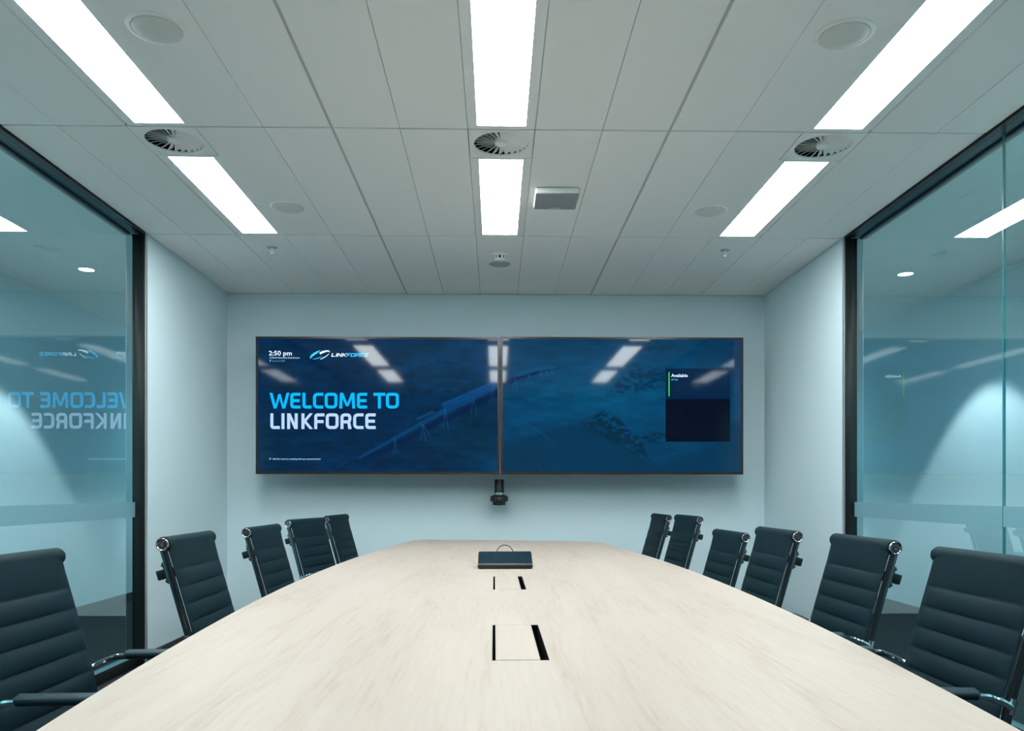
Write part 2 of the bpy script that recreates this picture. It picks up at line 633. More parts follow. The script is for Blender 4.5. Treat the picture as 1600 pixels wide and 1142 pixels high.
def ceiling_speaker(cx, cy, label):
    t = thing('ceiling_speaker', label, 'ceiling speaker', (cx, cy, CZ), 0, 'round ceiling speakers')
    bm = bmesh.new()
    add_lathe(bm, [(.084, .004), (.084, -.004), (.088, -.007), (.100, -.004), (.1035, .001)], 48)
    obj('rim', bm, M['steel'], t)
    bm = bmesh.new()
    add_lathe(bm, [(0, -.0125), (.05, -.012), (.076, -.010), (.083, -.006), (.084, .002), (0, .002)], 48)
    obj('grille', bm, M['grille'], t)


ceiling_speaker(-1.176, 2.82, 'round flush ceiling speaker beside the long lit panel at upper left')
ceiling_speaker(1.224, 2.81, 'round flush ceiling speaker beside the long lit panel at upper right')
ceiling_speaker(-1.172, 4.58, 'small looking round ceiling speaker beside the short left lit panel')
ceiling_speaker(1.224, 4.59, 'small looking round ceiling speaker beside the short right lit panel')

# wireless access point
p = Vector((.325, 0, 0))
t = thing('wireless_access_point', 'white and grey square wireless access point box right of the centre lights', 'access point',
          (p.x, 4.365, CZ))
obj('housing', boxes(((-.118, -.12, -.034), (.118, .12, 0)), bevel=.012, seg=3), M['plastic'], t)
obj('cover', boxes(((-.115, -.117, -.0375), (.115, .117, -.033)), bevel=.0015, seg=1), M['greyplastic'], t)
bm = bmesh.new()
add_box(bm, (-.012, .092, -.0385), (.030, .100, -.0374))
obj('maker_mark', bm, M['plastic'], t, smooth=False)
bm = bmesh.new()
add_lathe(bm, [(.0035, -.0385), (.0065, -.0385), (.0065, -.037), (.0035, -.037)], 16, Matrix.Translation((-.024, .096, 0)))
obj('status_light', bm, M['plastic'], t)

# smoke detector and flush cover
p = Vector((.026, 0, 0))
t = thing('smoke_detector', 'white smoke detector on the ceiling above the displays', 'smoke detector', (p.x, 5.44, CZ))
bm = bmesh.new()
add_lathe(bm, [(0, -.018), (.044, -.018), (.050, -.012), (.050, 0)], 32)
obj('base', bm, M['plastic'], t)
bm = bmesh.new()
add_lathe(bm, [(0, -.050), (.026, -.050), (.033, -.045), (.035, -.040), (.035, -.0385), (0, -.0385)], 32)
obj('cap', bm, M['plastic'], t)
bm = bmesh.new()
add_lathe(bm, [(0, -.0385), (.029, -.0385), (.029, -.018), (0, -.018)], 24)
obj('sensing_chamber', bm, M['dark'], t)
for k in range(8):
    a = 2 * PI * (k + .5) / 8
    bm = bmesh.new()
    add_box(bm, (.028, -.006, -.040), (.037, .006, -.017), Matrix.Rotation(a, 4, 'Z'))
    obj('rib', bm, M['plastic'], t, smooth=False)
bm = bmesh.new()
add_lathe(bm, [(0, -.003), (.070, -.003), (.076, 0)], 40)
p = Vector((.027, 0, 0))
tag(obj('cover_plate', bm, M['greydisc'], loc=(p.x, 5.70, CZ)), 'flat grey round cover plate on the ceiling behind the smoke detector', 'cover plate')


def sprinkler(x, y, label):
    t = thing('sprinkler', label, 'sprinkler', (x, y, CZ), 0, 'pendent fire sprinklers')
    bm = bmesh.new()
    add_lathe(bm, [(0, -.004), (.022, -.006), (.034, 0)], 28)
    obj('escutcheon', bm, M['greydisc'], t)
    bm = bmesh.new()
    add_lathe(bm, [(0, -.018), (.007, -.018), (.009, -.004), (0, -.004)], 12)
    for s in (-1, 1):
        add_tube(bm, [(s * .006, 0, -.016), (s * .011, 0, -.028), (s * .004, 0, -.042)], .002, 6)
    add_tube(bm, [(0, 0, -.018), (0, 0, -.042)], .003, 8)
    obj('body', bm, M['plastic'], t)
    bm = bmesh.new()
    add_lathe(bm, [(0, -.042), (.014, -.043), (.014, -.0455), (0, -.046)], 18)
    obj('deflector', bm, M['plastic'], t)


sprinkler(-1.474, 5.34, 'white pendent sprinkler on the ceiling behind the short left lit panel')
sprinkler(1.526, 5.34, 'white pendent sprinkler on the ceiling behind the short right lit panel')

# corridor downlights (each with its own spot; unseen ones added for light) and detectors
for s, side in ((-1, 'left'), (1, 'right')):
    for y in (5.89, 9.3, 3.0, 0.3):  # first is visible; the others are added to brighten the corridor
        x = .03 + s * 2.99
        which = 'seen through' if 5 < y < 6 else 'added unseen far down the corridor behind' if y > 6 else ('added unseen to light the corridor, nearer one beyond' if y > 2 else 'added unseen to light the corridor, nearest one beyond')
        t = thing('downlight', 'round lit corridor downlight ' + which + ' the ' + side + ' glass', 'downlight', (x, y, CZ), 0,
                  'corridor downlights')
        bm = bmesh.new()
        add_lathe(bm, [(.052, .0), (.052, -.004), (.068, -.004), (.070, 0)], 32)
        obj('trim_ring', bm, M['steel'], t)
        bm = bmesh.new()
        add_lathe(bm, [(0, -.0025), (.0525, -.0025), (.0525, 0), (0, 0)], 32)
        obj('lens', bm, M['spot'], t)
        ld = bpy.data.lights.new('downlight_beam', 'SPOT')
        ld.energy = SPOT
        ld.color = SPOT_COL
        ld.spot_size = math.radians(82)
        ld.spot_blend = 0.22
        ld.shadow_soft_size = 0.03
        lo = bpy.data.objects.new('downlight_beam', ld)
        C.objects.link(lo)
        lo.parent = t
        lo.location = (0, 0, -.04)
        if 5 < y < 6:
            continue
        ld = bpy.data.lights.new('corridor_fill', 'SPOT')  # extra wide lamp added out of view to lift the corridor walls
        ld.energy = FILL
        ld.color = FILL_COL
        ld.spot_size = math.radians(150)
        ld.spot_blend = 0.6
        ld.shadow_soft_size = 0.05
        lo = bpy.data.objects.new('corridor_fill', ld)
        C.objects.link(lo)
        lo.parent = t
        lo.location = (0, 0, -.05)
    bm = bmesh.new()
    add_lathe(bm, [(0, -.014), (.03, -.013), (.046, -.008), (.05, 0)], 28)
    tag(obj('corridor_detector', bm, M['plastic'], loc=(.025 + s * 2.98, 5.41, CZ)),
        'low white ceiling detector beside the downlight beyond the ' + side + ' glass', 'detector')

# ------------------------------------------------------------------ displays
YT = 6.22                    # front of the panels


def vnoise(x, y, seed):
    r = np.random.RandomState(seed)
    T = r.rand(64, 64)
    xi, yi = np.floor(x).astype(int), np.floor(y).astype(int)
    fx, fy = x - xi, y - yi
    fx, fy = fx * fx * (3 - 2 * fx), fy * fy * (3 - 2 * fy)
    g = lambda a, b: T[a % 64, b % 64]
    return (g(xi, yi) * (1 - fx) + g(xi + 1, yi) * fx) * (1 - fy) + (g(xi, yi + 1) * (1 - fx) + g(xi + 1, yi + 1) * fx) * fy


def fbm(x, y, seed, oct=4):
    s, a = 0, 0.5
    for k in range(oct):
        s = s + a * vnoise(x * 2 ** k + 7.3 * k, y * 2 ** k + 3.1 * k, seed + k)
        a *= .5
    return s / (1 - .5 ** oct)


def seg(x, y, p, q, wd, soft=1.0):
    px, py, qx, qy = *p, *q
    dx, dy = qx - px, qy - py
    t = np.clip(((x - px) * dx + (y - py) * dy) / (dx * dx + dy * dy), 0, 1)
    d = np.hypot(x - px - t * dx, y - py - t * dy)
    return np.clip((wd - d) / soft + .5, 0, 1)


def poly_mask(x, y, P, soft=6):
    """soft inside mask of a polygon"""
    ins = np.zeros(x.shape, bool)
    dist = np.full(x.shape, 1e9)
    n = len(P)
    for i in range(n):
        (ax, ay), (bx, by) = P[i], P[(i + 1) % n]
        c = ((ay > y) != (by > y)) & (x < (bx - ax) * (y - ay) / (by - ay + 1e-9) + ax)
        ins ^= c
        dx, dy = bx - ax, by - ay
        t = np.clip(((x - ax) * dx + (y - ay) * dy) / (dx * dx + dy * dy + 1e-9), 0, 1)
        dist = np.minimum(dist, np.hypot(x - ax - t * dx, y - ay - t * dy))
    sd = np.where(ins, dist, -dist)
    return np.clip(sd / soft + .5, 0, 1)


def blend(img, m, col):
    return img * (1 - m[..., None]) + np.array(col, float) * m[..., None]


def gauss(x, y, cx, cy, sx, sy):
    return np.exp(-((x - cx) / sx) ** 2 - ((y - cy) / sy) ** 2)


def picture_left(x, y):      # photograph pixels
    img = np.zeros(x.shape + (3,)) + np.array([0, 38, 80.])
    img = blend(img, .8 * gauss(x, y, 690, 560, 110, 60), (0, 54, 96))
    img = blend(img, .7 * gauss(x, y, 760, 540, 60, 90), (0, 58, 108))
    img = blend(img, .7 * gauss(x, y, 735, 690, 70, 45), (0, 48, 78))
    img = blend(img, .8 * gauss(x, y, 775, 735, 35, 30), (0, 66, 112))
    img = blend(img, .5 * gauss(x, y, 420, 720, 60, 60), (0, 40, 70))
    n = fbm(x / 22, y / 7, 3)
    img *= (1 + .5 * (n - .5))[..., None]
    d = np.clip((fbm(x / 14, y / 5, 11) - .60) * 7, 0, 1) * gauss(x, y, 640, 600, 110, 45)
    img = blend(img, .6 * d, (0, 26, 62))
    Z = lambda a, b: (440 + a / 4.444, 560 + b / 4.444)
    zz = lambda L: [Z(*p) for p in L]
    img = blend(img, .75 * poly_mask(x, y, zz([(560, 700), (1000, 470), (1500, 215), (1500, 260), (1040, 490), (700, 660)]), 5), (0, 26, 70))
    D = zz([(540, 688), (780, 556), (960, 455), (1110, 372), (1300, 280), (1500, 178)])
    W = [1.6, 2.4, 3.2, 4.4, 5.0, 5.6]
    for i in range(5):
        img = blend(img, .8 * seg(x, y, D[i], D[i + 1], (W[i] + W[i + 1]) / 2, 2), (3, 66, 128))
    img = blend(img, .8 * poly_mask(x, y, zz([(930, 412), (1050, 362), (1062, 372), (945, 424)]), 2), (8, 74, 138))
    img = blend(img, .7 * poly_mask(x, y, zz([(1110, 312), (1480, 148), (1500, 160), (1500, 200), (1120, 345)]), 3), (8, 72, 140))
    img = blend(img, .5 * seg(x, y, Z(1110, 318), Z(1490, 152), 1.0, 1.5), (16, 92, 160))
    img = blend(img, .45 * seg(x, y, Z(360, 765), Z(540, 672), 1.4, 3) * (fbm(x / 2, y / 2, 5) > .5), (10, 70, 125))
    for top, feet, k in (((785, 560), ((775, 655), (802, 660)), .6), ((978, 455), ((966, 560), (998, 572), (1030, 540)), .6),
                         ((1132, 345), ((1124, 482), (1157, 490)), .55), ((1332, 262), ((1312, 385), (1355, 388)), .45),
                         ((1472, 190), ((1440, 310), (1466, 312)), .35)):
        for f in feet:
            img = blend(img, k * seg(x, y, Z(*top), Z(*f), .45, 1.0), (30, 110, 165))
    img = blend(img, .35 * poly_mask(x, y, zz([(1070, 470), (1120, 430), (1120, 482)]), 3), (0, 80, 120))
    return img


def picture_right(x, y):
    img = np.zeros(x.shape + (3,)) + np.array([0, 62, 108.])
    Z = lambda a, b: (770 + a / 4, 515 + b / 4)
    zz = lambda L: [Z(*p) for p in L]
    img = blend(img, .8 * gauss(x, y, 940, 615, 110, 45), (0, 82, 132))
    img = blend(img, .9 * np.clip((560 - y) / 40, 0, 1), (0, 54, 92))
    img = blend(img, .8 * np.clip((x - 1085) / 60, 0, 1), (0, 48, 92))
    n = fbm(x / 26, y / 8, 21)
    img *= (1 + .35 * (n - .5))[..., None]
    low = poly_mask(x, y, zz([(0, 740), (200, 680), (500, 585), (640, 600), (860, 740), (1000, 850), (1600, 640), (1600, 1000), (0, 1000)]), 10)
    img = blend(img, .75 * low, (0, 50, 88))
    img = blend(img, .5 * gauss(x, y, 815, 725, 45, 22), (0, 52, 84))
    r = fbm(x / 7, y / 4, 31)
    m1 = poly_mask(x, y, zz([(715, 410), (770, 330), (880, 235), (1080, 250), (1080, 350), (900, 385)]), 8)
    img = blend(img, m1 * np.clip(.25 + (r - .42) * 4.5, 0, .9), (0, 46, 84))
    m2 = poly_mask(x, y, zz([(540, 580), (690, 505), (800, 560), (870, 660), (1080, 640), (1080, 700), (940, 720), (980, 820), (820, 750), (640, 640)]), 6)
    img = blend(img, m2 * np.clip(.3 + (r - .42) * 4.5, 0, .95), (0, 42, 72))
    img = blend(img, .35 * seg(x, y, Z(205, 580), Z(380, 705), .7, 1.5), (10, 100, 150))
    img = blend(img, .35 * seg(x, y, Z(800, 700), Z(960, 810), .7, 1.5), (10, 95, 140))
    img = blend(img, .3 * seg(x, y, Z(345, 830), Z(400, 890), .6, 1.5), (10, 100, 140))
    img = blend(img, .3 * seg(x, y, Z(280, 840), Z(310, 890), .6, 1.5), (10, 100, 140))
    img = blend(img, .5 * gauss(x, y, *Z(215, 838), 6, 5), (0, 42, 84))
    for c, rr in ((Z(365, 350), (10, 4)), (Z(350, 405), (12, 4))):
        img = blend(img, .35 * gauss(x, y, *c, *rr), (10, 100, 150))
    D = zz([(50, 350), (150, 305), (290, 265), (410, 238)])
    for i, wd in enumerate((3.4, 2.4, 1.2)):
        img = blend(img, .85 * seg(x, y, D[i], D[i + 1], wd, 2), (0, 34, 78))
    img = blend(img, .7 * poly_mask(x, y, zz([(130, 280), (170, 258), (310, 236), (400, 234), (400, 242), (250, 262), (150, 296)]), 2), (10, 80, 135))
    for a, b, hh in ((140, 300, 90), (225, 280, 68), (297, 262, 55), (332, 255, 48), (366, 250, 40)):
        for s in (-1, 1):
            img = blend(img, .5 * seg(x, y, Z(a, b), Z(a + s * 15, b + hh), .4, 1), (40, 120, 175))
    for a in range(500, 680, 45):
        img = blend(img, .25 * seg(x, y, Z(a, 110), Z(a + 40, 104), .6, 2), (20, 100, 150))
    img = blend(img, .6 * poly_mask(x, y, zz([(1480, 340), (1556, 340), (1556, 570), (1480, 570)]), 3), (0, 66, 112))
    return img


def picture_plane(name, x0, x1, y0, y1, fn, parent, Yw, nx=376, ny=212):
    us, vs = np.linspace(x0, x1, nx), np.linspace(y0, y1, ny)
    gx, gy = np.meshgrid(us, vs)
    img = np.clip(fn(gx, gy) * np.array([1, 1.08, 1.0]), 0, 255) / 255
    img = np.where(img <= .04045, img / 12.92, ((img + .055) / 1.055) ** 2.4)
    a, b = at(x0, y0, Yw), at(x1, y1, Yw)
    org = parent.location
    X = a.x + (gx - x0) / (x1 - x0) * (b.x - a.x)
    Zc = a.z + (gy - y0) / (y1 - y0) * (b.z - a.z)
    co = np.stack([X - org.x, np.full_like(X, Yw - org.y), Zc - org.z], -1).reshape(-1, 3)
    idx = np.arange(nx * ny).reshape(ny, nx)
    fc = np.stack([idx[:-1, :-1], idx[1:, :-1], idx[1:, 1:], idx[:-1, 1:]], -1).reshape(-1, 4)
    me = bpy.data.meshes.new(name)
    me.vertices.add(len(co))
    me.vertices.foreach_set('co', co.ravel())
    me.loops.add(fc.size)
    me.loops.foreach_set('vertex_index', fc.ravel())
    me.polygons.add(len(fc))
    me.polygons.foreach_set('loop_start', np.arange(len(fc)) * 4)
    me.update(calc_edges=True)
    at_ = me.color_attributes.new('picture', 'FLOAT_COLOR', 'POINT')
    rgba = np.concatenate([img.reshape(-1, 3), np.ones((nx * ny, 1))], 1)
    at_.data.foreach_set('color', rgba.astype(np.float32).ravel())
    me.materials.append(M['screen'])
    return mesh_link(name, me, parent)


def flat_poly(bm, pts, Yw, org):
    """polygon of photograph pixels laid on the screen plane"""
    vs = []
    for p_ in pts:
        q = at(p_[0], p_[1], Yw)
        vs.append(bm.verts.new((q.x - org.x, Yw - org.y, q.z - org.z)))
    try:
        return bm.faces.new(vs)
    except ValueError:
        return None


def stroke(bm, pts, wd, Yw, org, rc=0.0):
    """ribbon of width wd (px) along pts (px), corners rounded by rc"""
    P = [Vector((a, b)) for a, b in pts]
    if rc and len(P) > 2:
        Q = [P[0]]
        for i in range(1, len(P) - 1):
            a, b, c = P[i - 1], P[i], P[i + 1]
            d0, d1 = (a - b), (c - b)
            r = min(rc, d0.length * .5, d1.length * .5)
            s, e = b + d0.normalized() * r, b + d1.normalized() * r
            for k in range(6):
                t_ = k / 5
                Q.append(s * (1 - t_) ** 2 + b * 2 * t_ * (1 - t_) + e * t_ * t_)
        Q.append(P[-1])
        P = Q
    L, R = [], []
    for i, q in enumerate(P):
        d0 = (P[i] - P[i - 1]).normalized() if i else (P[1] - P[0]).normalized()
        d1 = (P[i + 1] - P[i]).normalized() if i < len(P) - 1 else d0
        n0, n1 = Vector((-d0.y, d0.x)), Vector((-d1.y, d1.x))
        m = (n0 + n1)
        m = m.normalized() if m.length > 1e-6 else n0
        k = 1 / max(.35, m.dot(n0))
        L.append(q + m * wd / 2 * k)
        R.append(q - m * wd / 2 * k)
    for i in range(len(P) - 1):
        flat_poly(bm, [L[i], L[i + 1], R[i + 1], R[i]], Yw, org)


def glyph(bm, ch, x0, x1, yt, yb, wd, Yw, org):
    """rounded square capital letter between x0..x1, cap top yt, baseline yb (photo pixels)"""
    h = wd / 2
    l, r, t_, b_ = x0 + h, x1 - h, yt + h, yb - h
    ym = (yt + yb) / 2
    rc = 4.2
    S = lambda pts, rad=rc: stroke(bm, pts, wd, Yw, org, rad)
    if ch == 'W':
        q = (x1 - x0)
        flat_poly(bm, [(x0, yt), (x0 + wd, yt), (x0 + .29 * q + wd * .42, yb), (x0 + .29 * q - wd * .5, yb)], Yw, org)
        flat_poly(bm, [(x1 - wd, yt), (x1, yt), (x0 + .71 * q + wd * .5, yb), (x0 + .71 * q - wd * .42, yb)], Yw, org)
        flat_poly(bm, [(x0 + .29 * q - wd * .2, yb), (x0 + .29 * q + wd * .42, yb), (x0 + .5 * q + wd * .42, yt + 2), (x0 + .5 * q - wd * .42, yt + 2)], Yw, org)
        flat_poly(bm, [(x0 + .71 * q - wd * .42, yb), (x0 + .71 * q + wd * .2, yb), (x0 + .5 * q + wd * .42, yt + 2), (x0 + .5 * q - wd * .42, yt + 2)], Yw, org)
    elif ch == 'E':
        S([(x1, t_), (l, t_), (l, b_), (x1, b_)], 3.2)
        S([(l, ym), (x1 - 1.2, ym)])
    elif ch == 'F':
        S([(x1, t_), (l, t_), (l, yb)], 3.2)
        S([(l, ym + .6), (x1 - 1.4, ym + .6)])
    elif ch == 'L':
        S([(l, yt), (l, b_), (x1, b_)], 3.2)
    elif ch == 'C':
        S([(x1, t_), (l, t_), (l, b_), (x1, b_)], 5.5)
    elif ch == 'O':
        S([((l + r) / 2, t_), (l, t_), (l, b_), (r, b_), (r, t_), ((l + r) / 2, t_)], 5.2)
    elif ch == 'M':
        q = x1 - x0
        flat_poly(bm, [(x0 + 1.2, yt), (x0 + 1.2 + wd * .95, yt), (x0 + wd, yb), (x0, yb)], Yw, org)
        flat_poly(bm, [(x1 - 1.2 - wd * .95, yt), (x1 - 1.2, yt), (x1, yb), (x1 - wd, yb)], Yw, org)
        flat_poly(bm, [(x0 + 1.4, yt), (x0 + 1.4 + wd * 1.0, yt), (x0 + q / 2 + wd * .4, yb - 3.5), (x0 + q / 2 - wd * .4, yb - 3.5)], Yw, org)
        flat_poly(bm, [(x1 - 1.4 - wd * 1.0, yt), (x1 - 1.4, yt), (x0 + q / 2 + wd * .4, yb - 3.5), (x0 + q / 2 - wd * .4, yb - 3.5)], Yw, org)
    elif ch == 'T':
        S([(x0, t_), (x1, t_)])
        S([((x0 + x1) / 2, yt), ((x0 + x1) / 2, yb)])
    elif ch == 'I':
        S([((x0 + x1) / 2, yt), ((x0 + x1) / 2, yb)])
    elif ch == 'N':
        S([(l, yt), (l, yb)])
        S([(r, yt), (r, yb)])
        flat_poly(bm, [(x0 + .5, yt), (x0 + wd * 1.12, yt), (x1 - .5, yb), (x1 - wd * 1.12, yb)], Yw, org)
    elif ch == 'K':
        S([(l, yt), (l, yb)])
        flat_poly(bm, [(x1 - wd * 1.15, yt), (x1 - .3, yt), (l + wd * 1.15, ym), (l, ym)], Yw, org)
        flat_poly(bm, [(l, ym), (l + wd * 1.15, ym), (x1, yb), (x1 - wd * 1.15, yb)], Yw, org)
    elif ch == 'R':
        S([(l, yb), (l, t_), (r, t_), (r, ym + 1), (l, ym + 1)], 4.6)
        flat_poly(bm, [(r - wd * .9, ym + 1), (r + wd * .1, ym + 1), (x1 + .4, yb), (x1 - wd * 1.05, yb)], Yw, org)


def text_on(name, body, px, py, size_px, m, parent, Yw, bold=0.0, width_px=None):
    """flat text on the screen; px,py = left end of the baseline in photo pixels, size = cap height in px"""
    fc = bpy.data.curves.new(name, 'FONT')
    fc.body = body
    fc.offset = bold
    fc.resolution_u = 3
    o = bpy.data.objects.new(name + '_tmp', fc)
    C.objects.link(o)
    bpy.context.view_layer.update()
    me = bpy.data.meshes.new_from_object(o.evaluated_get(bpy.context.evaluated_depsgraph_get()))
    bpy.data.objects.remove(o)
    co = np.zeros(len(me.vertices) * 3)
    me.vertices.foreach_get('co', co)
    co = co.reshape(-1, 3)
    co[:, 0] -= co[:, 0].min()
    sy = size_px / .72
    sx = width_px / co[:, 0].max() if width_px else sy
    k = YT / F
    p_ = at(px, py, Yw)
    org = parent.matrix_world.translation if False else ORG[parent.name]
    new = np.stack([p_.x - org.x + co[:, 0] * sx * k, np.full(len(co), Yw - org.y), p_.z - org.z + co[:, 1] * sy * k], 1)
    me.vertices.foreach_set('co', new.ravel())
    me.materials.clear()
    me.materials.append(m)
    me.update()
    return mesh_link(name, me, parent)


ORG = {}


def display(label, x0, x1, y0, y1, fn):
    a, b = at(x0, y0, YT), at(x1, y1, YT)
    cx, cz = (a.x + b.x) / 2, (a.z + b.z) / 2
    t = thing('wall_display', label, 'display', (cx, YT, cz), 0, 'pair of wall mounted displays')
    hw, hh = (b.x - a.x) / 2, (a.z - b.z) / 2
    e = .013
    bm = bmesh.new()
    for lo, hi in (((-hw, 0, -hh), (-hw + e, .05, hh)), ((hw - e, 0, -hh), (hw, .05, hh)),
                   ((-hw + e, 0, hh - e), (hw - e, .05, hh)), ((-hw + e, 0, -hh), (hw - e, .05, -hh + e * 1.2))):
        add_box(bm, lo, hi)
    obj('bezel', bm, M['bezel'], t, smooth=False)
    bm = bmesh.new()
    r = .0035
    for lo, hi in (((-hw - r, .004, -hh - r), (-hw, .054, hh + r)), ((hw, .004, -hh - r), (hw + r, .054, hh + r)),
                   ((-hw, .004, hh), (hw, .054, hh + r)), ((-hw, .004, -hh - r), (hw, .054, -hh))):
        add_box(bm, lo, hi)
    obj('rim', bm, M['bezelside'], t, smooth=False)
    obj('rear_housing', boxes(((-hw + .02, .05, -hh + .02), (hw - .02, .11, hh - .02)), bevel=.01), M['camblack'], t)
    bm = bmesh.new()
    for s in (-1, 1):
        add_box(bm, (s * .35 - .02, .10, -.3), (s * .35 + .02, YB - YT - .01, .3), bevel=.003)
    add_box(bm, (-.55, YB - YT - .022, -.2), (.55, YB - YT, .2))
    obj('wall_bracket', bm, M['camblack'], t)
    k = e * F / YT * .95
    scr = picture_plane('screen', x0 + k, x1 - k, y0 + k, y1 - k * 1.2, fn, t, YT + .006)
    ORG[scr.name] = t.location.copy()
    return t, scr


tl, scl = display('left wall display showing a welcome message over a dark blue aerial picture', 400, 780, 526, 740, picture_left)
tr, scr = display('right wall display showing a dark availability card over a blue picture', 783, 1161, 526.5, 740.5, picture_right)
YS = YT + .0045             # lettering sits just proud of the panel
o1 = tl.location
bm = bmesh.new()
for ch, xa, xb in (('W', 421, 452.3), ('E', 453.6, 469.4), ('L', 472.6, 486.8), ('C', 489, 505), ('O', 507.3, 527.2), ('M', 530, 555),
                   ('E', 557.7, 573.7)):
    glyph(bm, ch, xa, xb, 613.6, 638.2, 4.7, YS, o1)
obj('welcome_lettering', bm, M['cyan_glow'], scl, smooth=False, fixn=False)
bm = bmesh.new()
for ch, xa, xb in (('T', 583.5, 602), ('O', 603, 623.2)):
    glyph(bm, ch, xa, xb, 613.6, 638.2, 4.7, YS, o1)
obj('welcome_lettering', bm, M['cyan_glow'], scl, smooth=False, fixn=False)
bm = bmesh.new()
for ch, xa, xb in (('L', 422.4, 437.2), ('I', 439.6, 444.7), ('N', 448.6, 465.2), ('K', 471, 489), ('F', 491, 507), ('O', 509, 529),
                   ('R', 532, 549), ('C', 551.8, 568), ('E', 570.8, 587)):
    glyph(bm, ch, xa, xb, 645.8, 670.2, 4.7, YS, o1)
obj('name_lettering', bm, M['pale_glow'], scl, smooth=False, fixn=False)

# emblem: two interlocking crescents
Zg = lambda a, b: (480 + a / 16, 543 + b / 16)


def ribbon(bm, P, Wd, org):
    pts = crom([Vector((*p_, 0)) for p_ in P], 5)
    n = len(pts)
    ws = [np.interp(i / (n - 1), np.linspace(0, 1, len(Wd)), Wd) for i in range(n)]
    L, R = [], []
    for i, q in enumerate(pts):
        d = (pts[min(i + 1, n - 1)] - pts[max(i - 1, 0)]).normalized()
        nn = Vector((-d.y, d.x, 0))
        L.append(q + nn * ws[i] / 2)
        R.append(q - nn * ws[i] / 2)
    for i in range(n - 1):
        flat_poly(bm, [Zg(*L[i].xy), Zg(*L[i + 1].xy), Zg(*R[i + 1].xy), Zg(*R[i].xy)], YS, org)


bm = bmesh.new()
ribbon(bm, [(75, 275), (100, 225), (165, 165), (250, 115), (330, 65)], [14, 48, 58, 52, 4], o1)
ribbon(bm, [(125, 285), (200, 284), (290, 255), (380, 212)], [3, 16, 18, 4], o1)
obj('emblem_blue', bm, M['sky_glow'], scl, smooth=False, fixn=False)
bm = bmesh.new()
ribbon(bm, [(315, 150), (390, 112), (480, 88), (545, 88), (562, 125)], [52, 54, 38, 24, 3], o1)
ribbon(bm, [(548, 148), (500, 195), (420, 248), (330, 292)], [6, 16, 20, 16], o1)
obj('emblem_white', bm, M['white_glow'], scl, smooth=False, fixn=False)


def italic(bm, word, xs, yt, yb, wd, org):
    k = .32
    for ch, (xa, xb) in zip(word, xs):
        before = set(bm.faces)
        vb = set(bm.verts)
        glyph_small(bm, ch, xa, xb, yt, yb, wd, org, k)


def glyph_small(bm, ch, xa, xb, yt, yb, wd, org, k):
    """small slanted letter from plain bars"""
    sl = lambda x, y: (x + k * (yb - y), y)
    ym = (yt + yb) / 2

    def bar(p, q, w_, vert):
        (x0, y0), (x1, y1) = p, q
        if vert:
            flat_poly(bm, [sl(x0 - w_ / 2, y0), sl(x0 + w_ / 2, y0), sl(x1 + w_ / 2, y1), sl(x1 - w_ / 2, y1)], YS, org)
        else:
            flat_poly(bm, [sl(x0, y0 - w_ / 2), sl(x1, y1 - w_ / 2), sl(x1, y1 + w_ / 2), sl(x0, y0 + w_ / 2)], YS, org)
    h = wd / 2
    v = wd * 1.35
    V = lambda x, a=yt, b=yb: bar((x, a), (x, b), v, True)
    Hh = lambda y, a=xa, b=xb: bar((a, y), (b, y), wd, False)
    l, r = xa + v / 2, xb - v / 2
    if ch == 'L': V(l); Hh(yb - h)
    elif ch == 'I': V((xa + xb) / 2)
    elif ch == 'N': V(l); V(r); bar((l, yt), (r, yb), v, True)
    elif ch == 'K': V(l); bar((r, yt), (l + v, ym), v, True); bar((l + v, ym), (r, yb), v, True)
    elif ch == 'F': V(l); Hh(yt + h); Hh(ym + .2, xa, xb - .8)
    elif ch == 'O': V(l, yt + h, yb - h); V(r, yt + h, yb - h); Hh(yt + h); Hh(yb - h)
    elif ch == 'R': V(l); Hh(yt + h); V(r, yt + h, ym + .4); Hh(ym + .4); bar((r - .8, ym + .4), (r, yb), v, True)
    elif ch == 'C': V(l, yt + h, yb - h); Hh(yt + h); Hh(yb - h)
    elif ch == 'E': V(l); Hh(yt + h); Hh(ym, xa, xb - .5); Hh(yb - h)


bm = bmesh.new()
italic(bm, 'LINK', [(517.3, 523.2), (524.2, 526.0), (526.6, 533.2), (534.2, 540.8)], 551.8, 557.2, 1.15, o1)
obj('logo_lettering', bm, M['white_glow'], scl, smooth=False, fixn=False)
bm = bmesh.new()
italic(bm, 'FORCE', [(541.2, 546.6), (547.4, 554.2), (555.0, 561.4), (562.2, 567.6), (568.6, 574.4)], 551.8, 557.2, 1.15, o1)
obj('logo_lettering', bm, M['sky_glow'], scl, smooth=False, fixn=False)

text_on('clock_lettering', '2:50 pm', 420, 555.1, 7.2, M['white_glow'], scl, YS, .012, 35.5)
text_on('room_lettering', 'Perth Executive Boardroom', 425.2, 560.0, 2.7, M['pale_glow'], scl, YS, .012, 42.5)
text_on('code_lettering', 'cart-r.exec.2202', 425.2, 564.8, 2.2, M['dim_glow'], scl, YS, .006, 20)
text_on('hint_lettering', 'Add this room to a meeting with your personal device', 425.8, 718.1, 2.5, M['pale_glow'], scl, YS, .014, 74.5)
bm = bmesh.new()
for a, b, ww in ((421, 557.3, .7), (424, 557.3, .7)):
    flat_poly(bm, [(a, b), (a + ww, b), (a + ww, b + 3), (a, b + 3)], YS, o1)
flat_poly(bm, [(421, 557.3), (424.7, 557.3), (424.7, 557.9), (421, 557.9)], YS, o1)
flat_poly(bm, [(421, 559.7), (424.7, 559.7), (424.7, 560.3), (421, 560.3)], YS, o1)
flat_poly(bm, [(420.9, 562), (423.6, 562), (423.4, 564), (422.2, 565.6), (421.1, 564)], YS, o1)
obj('small_icons', bm, M['dim_glow'], scl, smooth=False, fixn=False)
